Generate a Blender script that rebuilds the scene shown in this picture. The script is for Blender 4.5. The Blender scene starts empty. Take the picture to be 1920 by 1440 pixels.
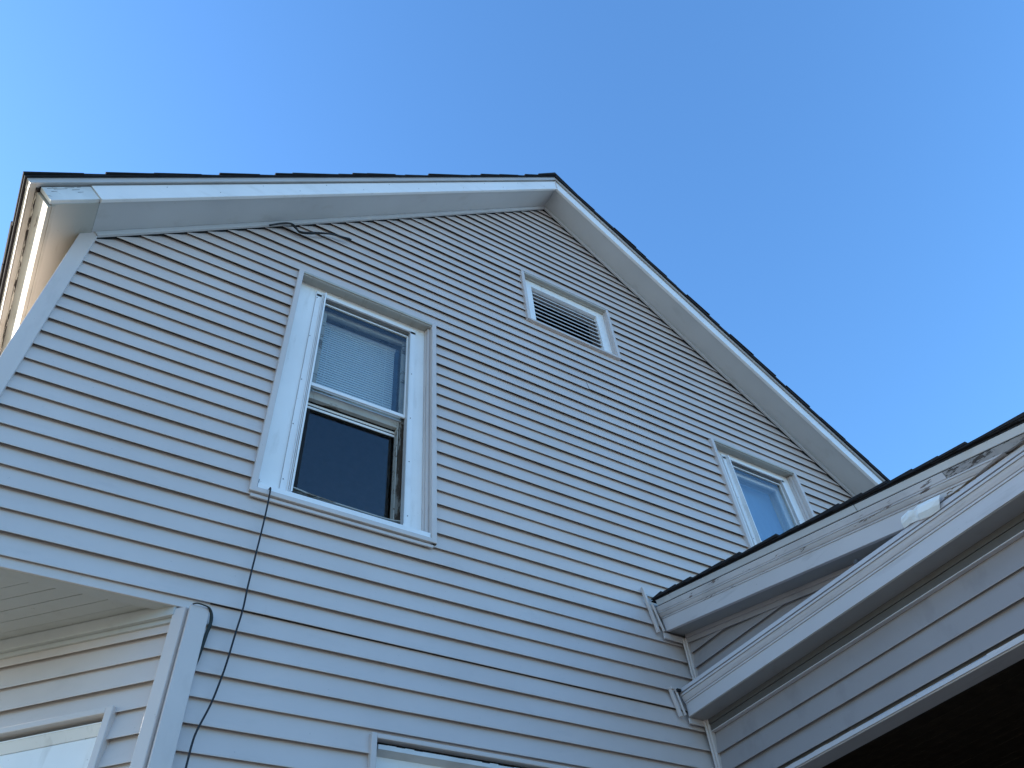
import bpy, math, random
from mathutils import Vector, Matrix
rnd = random.Random(7)
C = bpy.context.scene.collection
scene = bpy.context.scene

# ---------------------------------------------------------------- camera, world, sun, exposure
ZO = 1.6                                   # eye height; all z below are metres above the eye
Rm = [[0.8551886, -0.5129422, -0.0744496], [0.3397104, 0.6631728, -0.6669324], [0.3914707, 0.5450616, 0.7413896]]
cam_d = bpy.data.cameras.new("camera"); cam = bpy.data.objects.new("camera", cam_d); C.objects.link(cam)
m = Matrix.Identity(4)
for i in range(3):
    m[i][0] = Rm[0][i]; m[i][1] = -Rm[1][i]; m[i][2] = -Rm[2][i]
m[2][3] = ZO
cam.matrix_world = m
cam_d.sensor_width = 36; cam_d.sensor_fit = 'HORIZONTAL'; cam_d.lens = 1458.75 / 1920 * 36
cam_d.clip_start = 0.02; cam_d.clip_end = 800
scene.camera = cam

SUN = Vector((-0.64, 0.66, 0.25)).normalized()      # towards the sun: low, behind the house and to the left
w = bpy.data.worlds.new("World"); scene.world = w; w.use_nodes = True
nt = w.node_tree; nt.nodes.clear()
sky = nt.nodes.new('ShaderNodeTexSky'); sky.sky_type = 'NISHITA'; sky.sun_disc = False
sky.sun_elevation = math.asin(SUN.z); sky.sun_rotation = math.atan2(SUN.x, SUN.y)
sky.altitude = 200; sky.air_density = 1.5; sky.dust_density = 1.0; sky.ozone_density = 7.4
bg = nt.nodes.new('ShaderNodeBackground'); bg.inputs[1].default_value = 0.15
out = nt.nodes.new('ShaderNodeOutputWorld')
nt.links.new(sky.outputs[0], bg.inputs[0]); nt.links.new(bg.outputs[0], out.inputs[0])
sl = bpy.data.lights.new("sun", 'SUN'); sl.energy = 5.0; sl.angle = math.radians(0.53); sl.color = (1, .93, .82)
so = bpy.data.objects.new("sun", sl); C.objects.link(so)
so.rotation_euler = (-SUN).to_track_quat('-Z', 'Y').to_euler()
scene.view_settings.view_transform = 'Standard'; scene.view_settings.look = 'None'
scene.view_settings.exposure = 1.64; scene.view_settings.gamma = 1.0
scene.view_settings.use_curve_mapping = False

# ---------------------------------------------------------------- materials
def new_mat(name):
    mt = bpy.data.materials.new(name); mt.use_nodes = True
    n = mt.node_tree; n.nodes.clear()
    o = n.nodes.new('ShaderNodeOutputMaterial'); b = n.nodes.new('ShaderNodeBsdfPrincipled')
    n.links.new(b.outputs[0], o.inputs[0])
    return mt, n, b
def ramp(n, stops):
    r = n.nodes.new('ShaderNodeValToRGB'); e = r.color_ramp.elements
    e[0].position, e[0].color = stops[0][0], (*stops[0][1], 1)
    e[1].position, e[1].color = stops[-1][0], (*stops[-1][1], 1)
    for p, c in stops[1:-1]:
        x = e.new(p); x.color = (*c, 1)
    return r
def noise(n, vec, scale, detail=4, rough=.55, stretch=None):
    if stretch:
        mp = n.nodes.new('ShaderNodeMapping'); mp.inputs['Scale'].default_value = stretch
        n.links.new(vec, mp.inputs[0]); vec = mp.outputs[0]
    t = n.nodes.new('ShaderNodeTexNoise'); t.inputs['Scale'].default_value = scale
    t.inputs['Detail'].default_value = detail; t.inputs['Roughness'].default_value = rough
    n.links.new(vec, t.inputs['Vector']); return t.outputs[0]
def mixc(n, fac, a, b):
    x = n.nodes.new('ShaderNodeMix'); x.data_type = 'RGBA'
    n.links.new(fac, x.inputs['Factor'])
    for s, v in (('A', a), ('B', b)):
        i = [q for q in x.inputs if q.name == s and q.type == 'RGBA'][0]
        if isinstance(v, tuple): i.default_value = (*v, 1)
        else: n.links.new(v, i)
    return [q for q in x.outputs if q.type == 'RGBA'][0]
def coords(n):
    g = n.nodes.new('ShaderNodeNewGeometry'); return g.outputs['Position']
def bump(n, h, b, strength, dist):
    u = n.nodes.new('ShaderNodeBump'); u.inputs['Strength'].default_value = strength; u.inputs['Distance'].default_value = dist
    n.links.new(h, u.inputs['Height']); n.links.new(u.outputs[0], b.inputs['Normal'])

def painted(name, col, dirt=(.30, .27, .24), amount=.35, rough=.5, streak=(1, 1, 1), specks=True, bstr=.12):
    mt, n, b = new_mat(name); p = coords(n)
    big = noise(n, p, 2.2, 3)
    r0 = ramp(n, [(.3, tuple(c * .95 for c in col)), (.7, tuple(min(1, c * 1.04) for c in col))]); n.links.new(big, r0.inputs[0])
    d = noise(n, p, 9, 5, .62, streak)
    r1 = ramp(n, [(.56, (0, 0, 0)), (.80, (amount,) * 3)]); n.links.new(d, r1.inputs[0])
    c = mixc(n, r1.outputs[0], r0.outputs[0], dirt)
    if specks:
        s = noise(n, p, 75, 2, .5)
        r2 = ramp(n, [(.74, (0, 0, 0)), (.80, (.55,) * 3)]); n.links.new(s, r2.inputs[0])
        c = mixc(n, r2.outputs[0], c, tuple(x * .6 for x in dirt))
    n.links.new(c, b.inputs['Base Color'])
    b.inputs['Roughness'].default_value = rough
    b.inputs['Specular IOR Level'].default_value = .35
    h = noise(n, p, 2.5, 1.5, .4, (.6, 1, 1.6))
    bump(n, h, b, bstr, .01)
    return mt
def peeling(name, paint, wood, thr, scale, stretch, rough=.7):
    mt, n, b = new_mat(name); p = coords(n)
    a = noise(n, p, scale, 8, .72, stretch)
    g = noise(n, p, 60, 4, .6, tuple(.25 if s < 1 else s for s in stretch))
    rw = ramp(n, [(.3, tuple(c * .45 for c in wood)), (.7, wood)]); n.links.new(g, rw.inputs[0])
    rm_ = ramp(n, [(thr - .012, (0, 0, 0)), (thr + .012, (1, 1, 1))]); n.links.new(a, rm_.inputs[0])
    tint = ramp(n, [(.35, tuple(c * .82 for c in paint)), (.6, paint)]); n.links.new(noise(n, p, 5, 5), tint.inputs[0])
    c = mixc(n, rm_.outputs[0], tint.outputs[0], rw.outputs[0])
    n.links.new(c, b.inputs['Base Color']); b.inputs['Roughness'].default_value = rough
    inv = n.nodes.new('ShaderNodeMath'); inv.operation = 'SUBTRACT'; inv.inputs[0].default_value = 1
    n.links.new(rm_.outputs[0], inv.inputs[1]); bump(n, inv.outputs[0], b, .45, .0015)
    return mt
def plain(name, col, rough=.7, spec=.3, metallic=0):
    mt, n, b = new_mat(name); p = coords(n)
    r = ramp(n, [(.35, tuple(c * .82 for c in col)), (.65, tuple(min(1, c * 1.1) for c in col))])
    n.links.new(noise(n, p, 14, 5), r.inputs[0]); n.links.new(r.outputs[0], b.inputs['Base Color'])
    b.inputs['Roughness'].default_value = rough; b.inputs['Specular IOR Level'].default_value = spec
    b.inputs['Metallic'].default_value = metallic
    return mt

M = {}
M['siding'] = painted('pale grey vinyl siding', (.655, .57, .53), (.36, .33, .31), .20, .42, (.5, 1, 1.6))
M['siding_shaded'] = painted('grey vinyl siding with porch shade in its colour', (.345, .305, .298), (.20, .18, .18), .5, .42, (.6, .6, .35))  # porch shade is put into this darker siding colour
M['jtrim'] = painted('grey vinyl window trim', (.655, .58, .545), (.34, .31, .29), .3, .4, (1, 1, .3))
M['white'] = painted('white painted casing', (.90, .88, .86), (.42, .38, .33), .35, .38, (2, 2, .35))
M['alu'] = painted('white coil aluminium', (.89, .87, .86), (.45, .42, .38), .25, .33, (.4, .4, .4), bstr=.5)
M['whitex'] = painted('white rake aluminium', (.89, .87, .86), (.5, .47, .42), .3, .35, (.4, .4, 2))
M['metal'] = painted('grey drip edge metal', (.55, .53, .52), (.3, .27, .24), .35, .35, (.6, .6, .6))
M['psoffit'] = painted('porch soffit paint with shade in its colour', (.34, .32, .31), (.2, .18, .16), .4, .6)  # darker than the main soffit, porch shade is in the colour
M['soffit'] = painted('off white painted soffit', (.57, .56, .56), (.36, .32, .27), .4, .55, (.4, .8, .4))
M['cream'] = painted('cream painted eave', (.48, .455, .41), (.30, .24, .18), .6, .6, (2, .5, 2))
M['peel'] = peeling('peeling white paint on wood', (.76, .76, .75), (.17, .13, .10), .655, 12, (.35, 1, 4.5))
M['peelY'] = peeling('peeling cream paint on eave fascia', (.46, .435, .385), (.16, .11, .07), .625, 9, (3, .45, 3))
M['peelgap'] = peeling('peeling paint along the eave gap', (.72, .68, .60), (.03, .022, .018), .50, 10, (4, .5, 4))
M['peelP'] = peeling('crackled paint on porch crown moulding', (.60, .55, .54), (.24, .17, .14), .62, 22, (2, .25, 1.7))
M['rotten'] = peeling('rotten porch crown moulding', (.36, .325, .31), (.085, .062, .05), .545, 26, (2, .28, 1.7))
M['weather'] = peeling('weathered window jamb', (.33, .30, .26), (.11, .072, .045), .47, 8, (4, 4, .5))
M['sill'] = peeling('aged sash rail wood', (.46, .43, .38), (.22, .17, .12), .57, 7, (.5, 3, 3))
M['shingle'] = plain('black asphalt shingle', (.030, .029, .032), .92, .15)
M['deckwood'] = plain('roof deck wood', (.10, .07, .05), .8)
M['dark'] = plain('dark interior', (.03, .03, .032), .9, .1)
M['osoffit'] = painted('painted overhang boards', (.52, .51, .49), (.3, .28, .25), .3, .5)
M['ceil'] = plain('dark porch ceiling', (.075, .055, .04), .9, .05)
M['brown'] = plain('brown porch beam', (.16, .11, .08), .8)
M['black'] = plain('black cable rubber', (.022, .022, .025), .5)
M['green'] = plain('dark green black cable', (.022, .027, .024), .5)
M['blind'] = plain('white vinyl blind', (.88, .88, .88), .5)
for e_ in [q for q in M['blind'].node_tree.nodes if q.type == 'VALTORGB'][0].color_ramp.elements: e_.color = (.88, .88, .88, 1)
M['screw'] = plain('dark screw head', (.10, .09, .09), .5)
M['foil'] = painted('white sheet metal scrap', (.86, .87, .88), (.5, .48, .45), .3, .28, (1, 1, 1), False, .8)
M['louver'] = painted('white wooden louver', (.62, .60, .60), (.3, .25, .22), .4, .6)
M['twig'] = plain('dry nest debris', (.22, .16, .11), .95, .1)
M['sheath'] = plain('wall sheathing', (.20, .18, .16), .9)
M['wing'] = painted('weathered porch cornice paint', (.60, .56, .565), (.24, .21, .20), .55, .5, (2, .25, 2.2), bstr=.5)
M['interior'] = plain('room plaster', (.26, .22, .20), .9, .1)

def glass_mat():
    mt = bpy.data.materials.new('window glass'); mt.use_nodes = True; n = mt.node_tree; n.nodes.clear()
    o = n.nodes.new('ShaderNodeOutputMaterial'); t = n.nodes.new('ShaderNodeBsdfTransparent'); g = n.nodes.new('ShaderNodeBsdfGlossy')
    g.inputs['Roughness'].default_value = 0.0; t.inputs[0].default_value = (.94, .96, .96, 1)
    ge = n.nodes.new('ShaderNodeNewGeometry'); d = n.nodes.new('ShaderNodeVectorMath'); d.operation = 'DOT_PRODUCT'
    n.links.new(ge.outputs['Normal'], d.inputs[0]); n.links.new(ge.outputs['Incoming'], d.inputs[1])
    def mth(op, a, b=None):
        x = n.nodes.new('ShaderNodeMath'); x.operation = op
        for i, v in enumerate((a, b)):
            if v is None: continue
            if isinstance(v, (int, float)): x.inputs[i].default_value = v
            else: n.links.new(v, x.inputs[i])
        return x.outputs[0]
    a = mth('ABSOLUTE', d.outputs['Value']); s = mth('SUBTRACT', 1, a); p = mth('POWER', s, 5)
    f = mth('ADD', mth('MULTIPLY', p, .95), .05)
    mx = n.nodes.new('ShaderNodeMixShader'); n.links.new(f, mx.inputs[0]); n.links.new(t.outputs[0], mx.inputs[1]); n.links.new(g.outputs[0], mx.inputs[2])
    n.links.new(mx.outputs[0], o.inputs[0]); return mt
M['glass'] = glass_mat()

# ---------------------------------------------------------------- helpers
def tag(o, label=None, cat=None, group=None, kind=None):
    for k, v in (('label', label), ('category', cat), ('group', group), ('kind', kind)):
        if v: o[k] = v
    return o
def base_of(o):
    v = Vector((0, 0, 0))
    while o: v += o.location; o = o.parent
    return v
def empty(name, loc, label, cat, group=None):
    o = bpy.data.objects.new(name, None); o.empty_display_size = .2; C.objects.link(o); o.location = loc
    return tag(o, label, cat, group)
class MB:
    def __init__(s): s.v = []; s.f = []
    def add(s, vs, fs):
        k = len(s.v); s.v += [tuple(v) for v in vs]; s.f += [tuple(i + k for i in f) for f in fs]; return s
    def box(s, x0, x1, y0, y1, z0, z1):
        return s.add([(x0,y0,z0),(x1,y0,z0),(x1,y1,z0),(x0,y1,z0),(x0,y0,z1),(x1,y0,z1),(x1,y1,z1),(x0,y1,z1)],
            [(0,3,2,1),(4,5,6,7),(0,1,5,4),(1,2,6,5),(2,3,7,6),(3,0,4,7)])
    def hexa(s, a, b):          # two quads with matching corners
        return s.add(list(a) + list(b), [(3,2,1,0),(4,5,6,7),(0,1,5,4),(1,2,6,5),(2,3,7,6),(3,0,4,7)])
    def prism(s, A, B):         # two polygons with the same number of points, joined
        n = len(A)
        return s.add(list(A) + list(B), [tuple(range(n))[::-1], tuple(range(n, 2*n))] + [(i, (i+1) % n, n + (i+1) % n, n + i) for i in range(n)])
    def tube(s, pts, r, seg=8):
        pts = [Vector(p) for p in pts]; rings = []
        for i, p in enumerate(pts):
            t = (pts[min(i+1, len(pts)-1)] - pts[max(i-1, 0)]).normalized()
            a = t.cross(Vector((.3, 1, .1))).normalized(); b = t.cross(a)
            rr = r[i] if isinstance(r, list) else r
            rings.append([p + (a * math.cos(q) + b * math.sin(q)) * rr for q in [2*math.pi*k/seg for k in range(seg)]])
        vs = [v for R_ in rings for v in R_]; fs = []
        for i in range(len(pts)-1):
            for k in range(seg):
                fs.append((i*seg+k, i*seg+(k+1) % seg, (i+1)*seg+(k+1) % seg, (i+1)*seg+k))
        fs.append(tuple(range(seg))[::-1]); fs.append(tuple((len(pts)-1)*seg+k for k in range(seg)))
        return s.add(vs, fs)
    def build(s, name, mat, parent=None, bevel=0, smooth=False, label=None):
        me = bpy.data.meshes.new(name); off = base_of(parent) if parent else Vector((0, 0, 0))
        me.from_pydata([(v[0]-off.x, v[1]-off.y, v[2]+ZO-off.z) for v in s.v], [], s.f); me.update()
        import bmesh
        b = bmesh.new(); b.from_mesh(me); bmesh.ops.recalc_face_normals(b, faces=b.faces)
        b.to_mesh(me); b.free()
        if smooth:
            for p in me.polygons: p.use_smooth = True
        me.materials.append(M[mat]); o = bpy.data.objects.new(name, me); C.objects.link(o)
        if parent: o.parent = parent
        if bevel:
            md = o.modifiers.new('bevel', 'BEVEL'); md.width = bevel; md.segments = 2; md.limit_method = 'ANGLE'
        if label: o['label'] = label
        return o
def box(name, mat, parent, x0, x1, y0, y1, z0, z1, bevel=.0015, label=None):
    return MB().box(x0, x1, y0, y1, z0, z1).build(name, mat, parent, bevel, label=label)
def catmull(p, n=6):
    p = [Vector(q) for q in p]; o = []
    for i in range(len(p)-1):
        a, b, c, d = p[max(i-1, 0)], p[i], p[i+1], p[min(i+2, len(p)-1)]
        for k in range(n):
            t = k / n; o.append(.5*((2*b) + (c-a)*t + (2*a-5*b+4*c-d)*t*t + (3*b-a-3*c+d)*t**3))
    return o + [p[-1]]

# gable lines (soffit plane against the wall)
def zL(x): return 4.479 + .9467 * x
def zR(x): return 9.579 - .8775 * x
XA = (9.579 - 4.479) / (.9467 + .8775); ZA = zL(XA)
def xl(z): return max(-.6, (z - 4.479) / .9467)
def xr(z): return (9.579 - z) / .8775
XE = 6.50        # right corner of the house

# ---------------------------------------------------------------- siding: every course is its own board
def siding(parent, O, U, N, lines, ztop, u0, u1, holes, mat, seams=None, name='siding_board'):
    O, U, N = Vector(O), Vector(U), Vector(N)
    for ci, z0 in enumerate(lines):
        z1 = lines[ci+1] if ci+1 < len(lines) else ztop
        if z1 - z0 < .004: continue
        H = lines[1] - lines[0]
        lip = .0170 if ci % 2 else .0210
        zs = sorted({z0, z1} | {h[k] for h in holes for k in (2, 3) if z0 + .002 < h[k] < z1 - .002})
        strips = []
        for zb, zt in zip(zs[:-1], zs[1:]):
            iv = [(u0(zb), u1(zb), u0(zt), u1(zt))]
            if iv[0][0] > iv[0][1]: continue
            if iv[0][2] > iv[0][3]:
                mm = (iv[0][2] + iv[0][3]) / 2; iv = [(iv[0][0], iv[0][1], mm, mm)]
            for (a, b, c, d) in holes:
                if c <= zb + 1e-4 and d >= zt - 1e-4:
                    nv = []
                    for q in iv:
                        if b <= min(q[0], q[2]) or a >= max(q[1], q[3]): nv.append(q); continue
                        if a > q[0]: nv.append((q[0], a, q[2], a))
                        if b < q[1]: nv.append((b, q[1], b, max(q[3], b)))
                    iv = nv
            sm = seams(ci) if seams else []
            for u in sm:
                nv = []
                for q in iv:
                    if q[0] < u - .05 and u + .05 < min(q[1], q[3]): nv += [(q[0], u, q[2], u), (u, q[1], u, q[3])]
                    else: nv.append(q)
                iv = nv
            for q in iv: strips.append((zb, zt, q))
        # group touching strips
        grp = list(range(len(strips)))
        for i in range(len(strips)):
            for j in range(i):
                a, b = strips[i], strips[j]
                if abs(a[0] - b[1]) < 1e-5 and min(a[2][1], b[2][3]) - max(a[2][0], b[2][2]) > 1e-3:
                    gi, gj = grp[i], grp[j]
                    grp = [gj if g == gi else g for g in grp]
        for g in sorted(set(grp)):
            mb = MB(); jz = [rnd.uniform(-.0012, .0012) for _ in range(40)]; jd = [rnd.uniform(-.0018, .0018) for _ in range(40)]
            proud = rnd.choice((0, .0012))
            def P(u, d, z, wv=0):
                k = (u + 3) / .42; i = int(k) % 39; t = k - int(k)
                dz = (jz[i] * (1-t) + jz[i+1] * t) * wv; dd = (jd[i] * (1-t) + jd[i+1] * t) * wv
                q = O + U * u - N * (d + dd - proud); return (q.x, q.y, z + dz)
            for k, (zb, zt, q) in enumerate(strips):
                if grp[k] != g: continue
                n = max(1, int((q[1] - q[0]) / .42))
                dep = lambda z: lip * (z - z0) / H
                top = abs(zt - z1) < 1e-5; bot = abs(zb - z0) < 1e-5
                rows = []
                if bot: rows += [(zb + .024, lip * .70, 0, 'b'), (zb + .0005, .0030, 1, 'b')]
                rows += [(zb, dep(zb), 1 if bot else 0, 'b')]
                if bot: rows += [(zb + .0035, dep(zb) - .0006, 1, 'b')]
                rows += [(zt, dep(zt), 0, 't')]
                if top and ci+1 < len(lines): rows += [(zt + .014, dep(zt) + .001, 0, 't')]
                vs = []
                for (z, d, wv, sd) in rows:
                    for i in range(n+1):
                        t = i / n
                        ub = q[0] + (q[1]-q[0])*t; ut = q[2] + (q[3]-q[2])*t
                        f = min(1, max(0, (z - zb) / (zt - zb)))
                        vs.append(P(ub + (ut-ub)*f, d, z, wv))
                fs = [(r*(n+1)+i, r*(n+1)+i+1, (r+1)*(n+1)+i+1, (r+1)*(n+1)+i) for r in range(len(rows)-1) for i in range(n)]
                mb.add(vs, fs)
            o = mb.build(name, mat, parent)
def backing(mb, zs, u0, u1, holes, y0, y1):
    zs = sorted(set(zs) | {h[k] for h in holes for k in (2, 3)})
    for zb, zt in zip(zs[:-1], zs[1:]):
        iv = [(u0(zb), u1(zb), u0(zt), u1(zt))]
        for (a, b, c, d) in holes:
            if c <= zb + 1e-4 and d >= zt - 1e-4:
                nv = []
                for q in iv:
                    if b <= q[0] or a >= q[1]: nv.append(q); continue
                    if a > q[0]: nv.append((q[0], a, q[2], a))
                    if b < q[1]: nv.append((b, q[1], b, max(q[3], b)))
                iv = nv
        for q in iv:
            mb.hexa([(q[0],y0,zb),(q[1],y0,zb),(q[3],y0,zt),(q[2],y0,zt)], [(q[0],y1,zb),(q[1],y1,zb),(q[3],y1,zt),(q[2],y1,zt)])

# ---------------------------------------------------------------- ground, all out of view, tones chosen for the bounce light
g = MB(); g.add([(-300,-300,-ZO),(300,-300,-ZO),(300,300,-ZO),(-300,300,-ZO)], [(0,1,2,3)])
M['ground'] = painted('dry pale grass and gravel', (.44, .41, .34), (.30, .27, .19), .5, .9, (.3, .3, .3), False)
M['asphalt'] = plain('dark asphalt', (.060, .060, .062), .9, .2)
M['concrete'] = plain('pale concrete', (.42, .41, .39), .85, .2)
tag(g.build('ground', 'ground'), kind='structure')
g = MB(); g.add([(-2.6,-14,-ZO+.004),(14,-14,-ZO+.004),(14,3,-ZO+.004),(.6,3,-ZO+.004),(.6,1.4,-ZO+.004),(-2.6,1.4,-ZO+.004)], [(0,1,2,3,4,5)])
tag(g.build('added_driveway', 'asphalt'), kind='structure')  # unseen dark patch, shaped to cut bounce on soffits and porch
M['added_lawn'] = painted('short lawn', (.17, .165, .11), (.09, .10, .04), .7, .9, (.3, .3, .3), False)
g = MB(); g.add([(-13,-14,-ZO+.008),(-2.6,-14,-ZO+.008),(-2.6,1.4,-ZO+.008),(.6,1.4,-ZO+.008),(.6,3.1,-ZO+.008),(-.6,4.2,-ZO+.008),(-.6,14,-ZO+.008),(-13,14,-ZO+.008)], [(0,1,2,3,4,5,6,7)])
tag(g.build('added_lawn', 'added_lawn'), kind='structure')  # unseen darker ground, added to dim the bounce on the angled corner
g = MB(); g.box(-300, 300, -24, -15, -ZO-.1, -ZO+.01); tag(g.build('added_road', 'concrete'), kind='structure')  # unseen pale strip, added to bounce sunlight onto the front wall

# ---------------------------------------------------------------- the house
house = empty('house', (2.8, 3, 0), 'two storey gabled house with pale grey vinyl siding and white trimmed windows', 'house')
W1 = (.549, 1.549, 2.496, 4.377); W2 = (4.108, 5.108, 2.502, 4.392); VT = (2.375, 3.312, 4.975, 5.662); W3 = (1.245, 2.545, -.45, 1.461)
def inner(w, t=.032): return (w[0]+t, w[1]-t, w[2]+t, w[3]-t)
holes = [(w[0]+.006, w[1]-.006, w[2]+.004, w[3]-.006) for w in (W1, W2, VT, W3)]
holes_b = [inner(w, .02) for w in (W1, W2, VT, W3)]
SB = 1.845
XC = .4278                # where the chamfered corner of the ground floor starts
mb = MB()
def bu0(z): return -.62 if z >= SB - 1e-6 else XC
zmid = [SB, zL(-.62), ZA - .001]
backing(mb, [SB, zL(-.62)], lambda z: -.62, lambda z: XE, [h for h in holes_b if h[3] > SB and h[2] < zL(-.62) and h[3] < zL(-.62)] + [], 3.019, 3.16)
mb2 = []
# lower floor, right of the chamfer, then the gable with the top windows cut
mb = MB()
hz = holes_b
allz = [-ZO, SB, zL(-.62), zR(XE)]
def b0(z, lo): return (XC + .002) if lo else max(-.62, (z - 4.479) / .9467 - .01)
def b1(z): return min(XE, xr(z) + .01)
zz = sorted({-ZO, SB, 1.895, 3.86, zR(XE), ZA} | {h[k] for h in hz for k in (2, 3)} | {4.4, 4.8, 5.3, 5.8, 6.3, 6.8})
for zb, zt in zip(zz[:-1], zz[1:]):
    lo = zt <= 1.895 + 1e-6
    iv = [(b0(zb, lo), b1(zb), b0(zt, lo), b1(zt))]
    for (a, b, c, d) in hz:
        if c <= zb + 1e-4 and d >= zt - 1e-4:
            nv = []
            for q in iv:
                if b <= q[0] or a >= q[1]: nv.append(q); continue
                if a > q[0]: nv.append((q[0], a, q[2], a))
                if b < q[1]: nv.append((b, q[1], b, max(q[3], b)))
            iv = nv
    for q in iv:
        mb.hexa([(q[0],3.0245,zb),(q[1],3.0245,zb),(q[3],3.0245,zt),(q[2],3.0245,zt)], [(q[0],3.16,zb),(q[1],3.16,zb),(q[3],3.16,zt),(q[2],3.16,zt)])
wall = mb.build('front_wall', 'sheath', house)
PITCH = .10045
lines = [1.8816 + PITCH * k for k in range(-34, 56)]
lo_lines = [z for z in lines if z < SB - .01]
hi_lines = [z for z in lines if z > SB + .02]
def seam_main(ci):
    r = random.Random(100 + ci // 2); return [r.uniform(-.2, 6.2) for _ in range(1)]
siding(wall, (0, 3, 0), (1, 0, 0), (0, -1, 0), [1.8816] + hi_lines[1:] if abs(hi_lines[0]-1.8816) < 1e-6 else hi_lines, ZA - .03,
       lambda z: max(-.575, (z - 4.479) / .9467 + .012), lambda z: min(XE, xr(z) - .012), holes, 'siding', seam_main)
low = [z for z in lines if z < 1.80]
siding(wall, (0, 3, 0), (1, 0, 0), (0, -1, 0), low, 1.8816, lambda z: XC + .05, lambda z: XE, holes, 'siding', seam_main)

# rest of the shell
sw_ = MB()
sw_.box(-.62, -.48, 4.05, 11, -ZO, SB); sw_.box(-.62, -.48, 3.165, 11, SB, 3.86)
sw_.build('side_wall', 'siding', house)
swl = [o for o in C.objects if o.name == 'side_wall'][0]
swr = MB().box(XE-.14, XE, 3.165, 11, -ZO, zR(XE)-.05).build('side_wall', 'siding', house)
siding(swl, (-.637, 0, 0), (0, 1, 0), (-1, 0, 0), [1.8816 + PITCH * k for k in range(0, 20)], 3.84, lambda z: 3.091, lambda z: 10.98, [], 'siding')
siding(swl, (-.637, 0, 0), (0, 1, 0), (-1, 0, 0), [1.8816 + PITCH * k for k in range(-33, 0)], 1.8816, lambda z: 4.08, lambda z: 10.98, [], 'siding')
MB().prism([(-.62, 11, -ZO), (XE, 11, -ZO), (XE, 11, zR(XE)), (XA, 11, ZA), (-.62, 11, zL(-.62))],
           [(-.62, 11.14, -ZO), (XE, 11.14, -ZO), (XE, 11.14, zR(XE)), (XA, 11.14, ZA), (-.62, 11.14, zL(-.62))]).build('back_wall', 'siding', house)
# corner trim of the upper storey
ct = MB()
ct.prism([(-.637, 2.982, 1.842), (-.556, 2.982, 1.842), (-.556, 2.982, zL(-.556)+.01), (-.637, 2.982, zL(-.637)+.01)],
         [(-.637, 3.016, 1.842), (-.556, 3.016, 1.842), (-.556, 3.016, zL(-.556)+.01), (-.637, 3.016, zL(-.637)+.01)])
ct.prism([(-.637, 3.017, 1.842), (-.622, 3.017, 1.842), (-.622, 3.017, zL(-.622)+.01), (-.637, 3.017, zL(-.637)+.01)],
         [(-.637, 3.09, 1.842), (-.622, 3.09, 1.842), (-.622, 3.09, zL(-.622)+.01), (-.637, 3.09, zL(-.637)+.01)])
ct.build('corner_trim', 'jtrim', house, .003)

# ---------------------------------------------------------------- main roof
YF = 2.745; YB = 11.3
roof = MB()
def offL(x, o): return (x, zL(x) + o)
aL = math.atan(.9467); aR = math.atan(.8775)
nL = Vector((-math.sin(aL), math.cos(aL))); nR = Vector((math.sin(aR), math.cos(aR)))
dL = Vector((-math.cos(aL), -math.sin(aL))); dR = Vector((math.cos(aR), -math.sin(aR)))   # down the slope
AP = Vector((XA, ZA))
LL = (XA + .772) / math.cos(aL)           # slope length to the left eave (soffit plane)
LR = 5.15
apn = lambda o: AP + Vector((0, 1)) * 0 + Vector((0, o))     # ridge point raised by a vertical offset
def pt(side, s, n_):      # s down the slope, n_ perpendicular offset outwards; mitred at the ridge
    d, nn = (dL, nL) if side == 'L' else (dR, nR)
    if s <= 0:
        a = aL if side == 'L' else aR
        return AP + Vector((0, n_ / math.cos(.5 * (aL + aR))))
    return AP + d * s + nn * n_
def strip2(mb, side, s0, s1, n0, n1, y0, y1):
    q = [pt(side, s0, n0), pt(side, s1, n0), pt(side, s1, n1), pt(side, s0, n1)]
    mb.prism([(p.x, y0, p.y) for p in q], [(p.x, y1, p.y) for p in q]); return mb
rf = MB(); strip2(rf, 'L', 0, LL, .012, .125, YF+.035, YB); strip2(rf, 'R', 0, LR, .012, .125, YF+.035, YB)
roof = rf.build('roof', 'deckwood', house)
SPL = (XA + .588) / math.cos(aL)          # seam between covered and bare rake board
# soffit boards under the rake and the eave
so1 = MB(); strip2(so1, 'L', .0, SPL, .002, .0119, YF+.031, 3.018); so1.build('soffit', 'soffit', roof)
so2 = MB(); strip2(so2, 'R', .0, LR, .002, .0119, YF+.031, 3.018); so2.build('soffit', 'soffit', roof)
so3 = MB(); strip2(so3, 'L', SPL+.004, LL-.004, -.001, .0118, YF+.031, YB); so3.build('soffit', 'cream', roof, label='bare wood eave soffit with worn cream paint')
# frieze strips where soffit meets the siding
for side, L_ in (('L', (XA + .577) / math.cos(aL)), ('R', LR)):
    f = MB(); strip2(f, side, 0, L_, -.031, .0015, 2.976, 2.996); f.build('frieze', 'soffit', roof, .003)
    f = MB(); strip2(f, side, 0, L_, -.030, -.012, 2.9965, 3.012); f.build('frieze', 'dark', roof)
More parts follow.
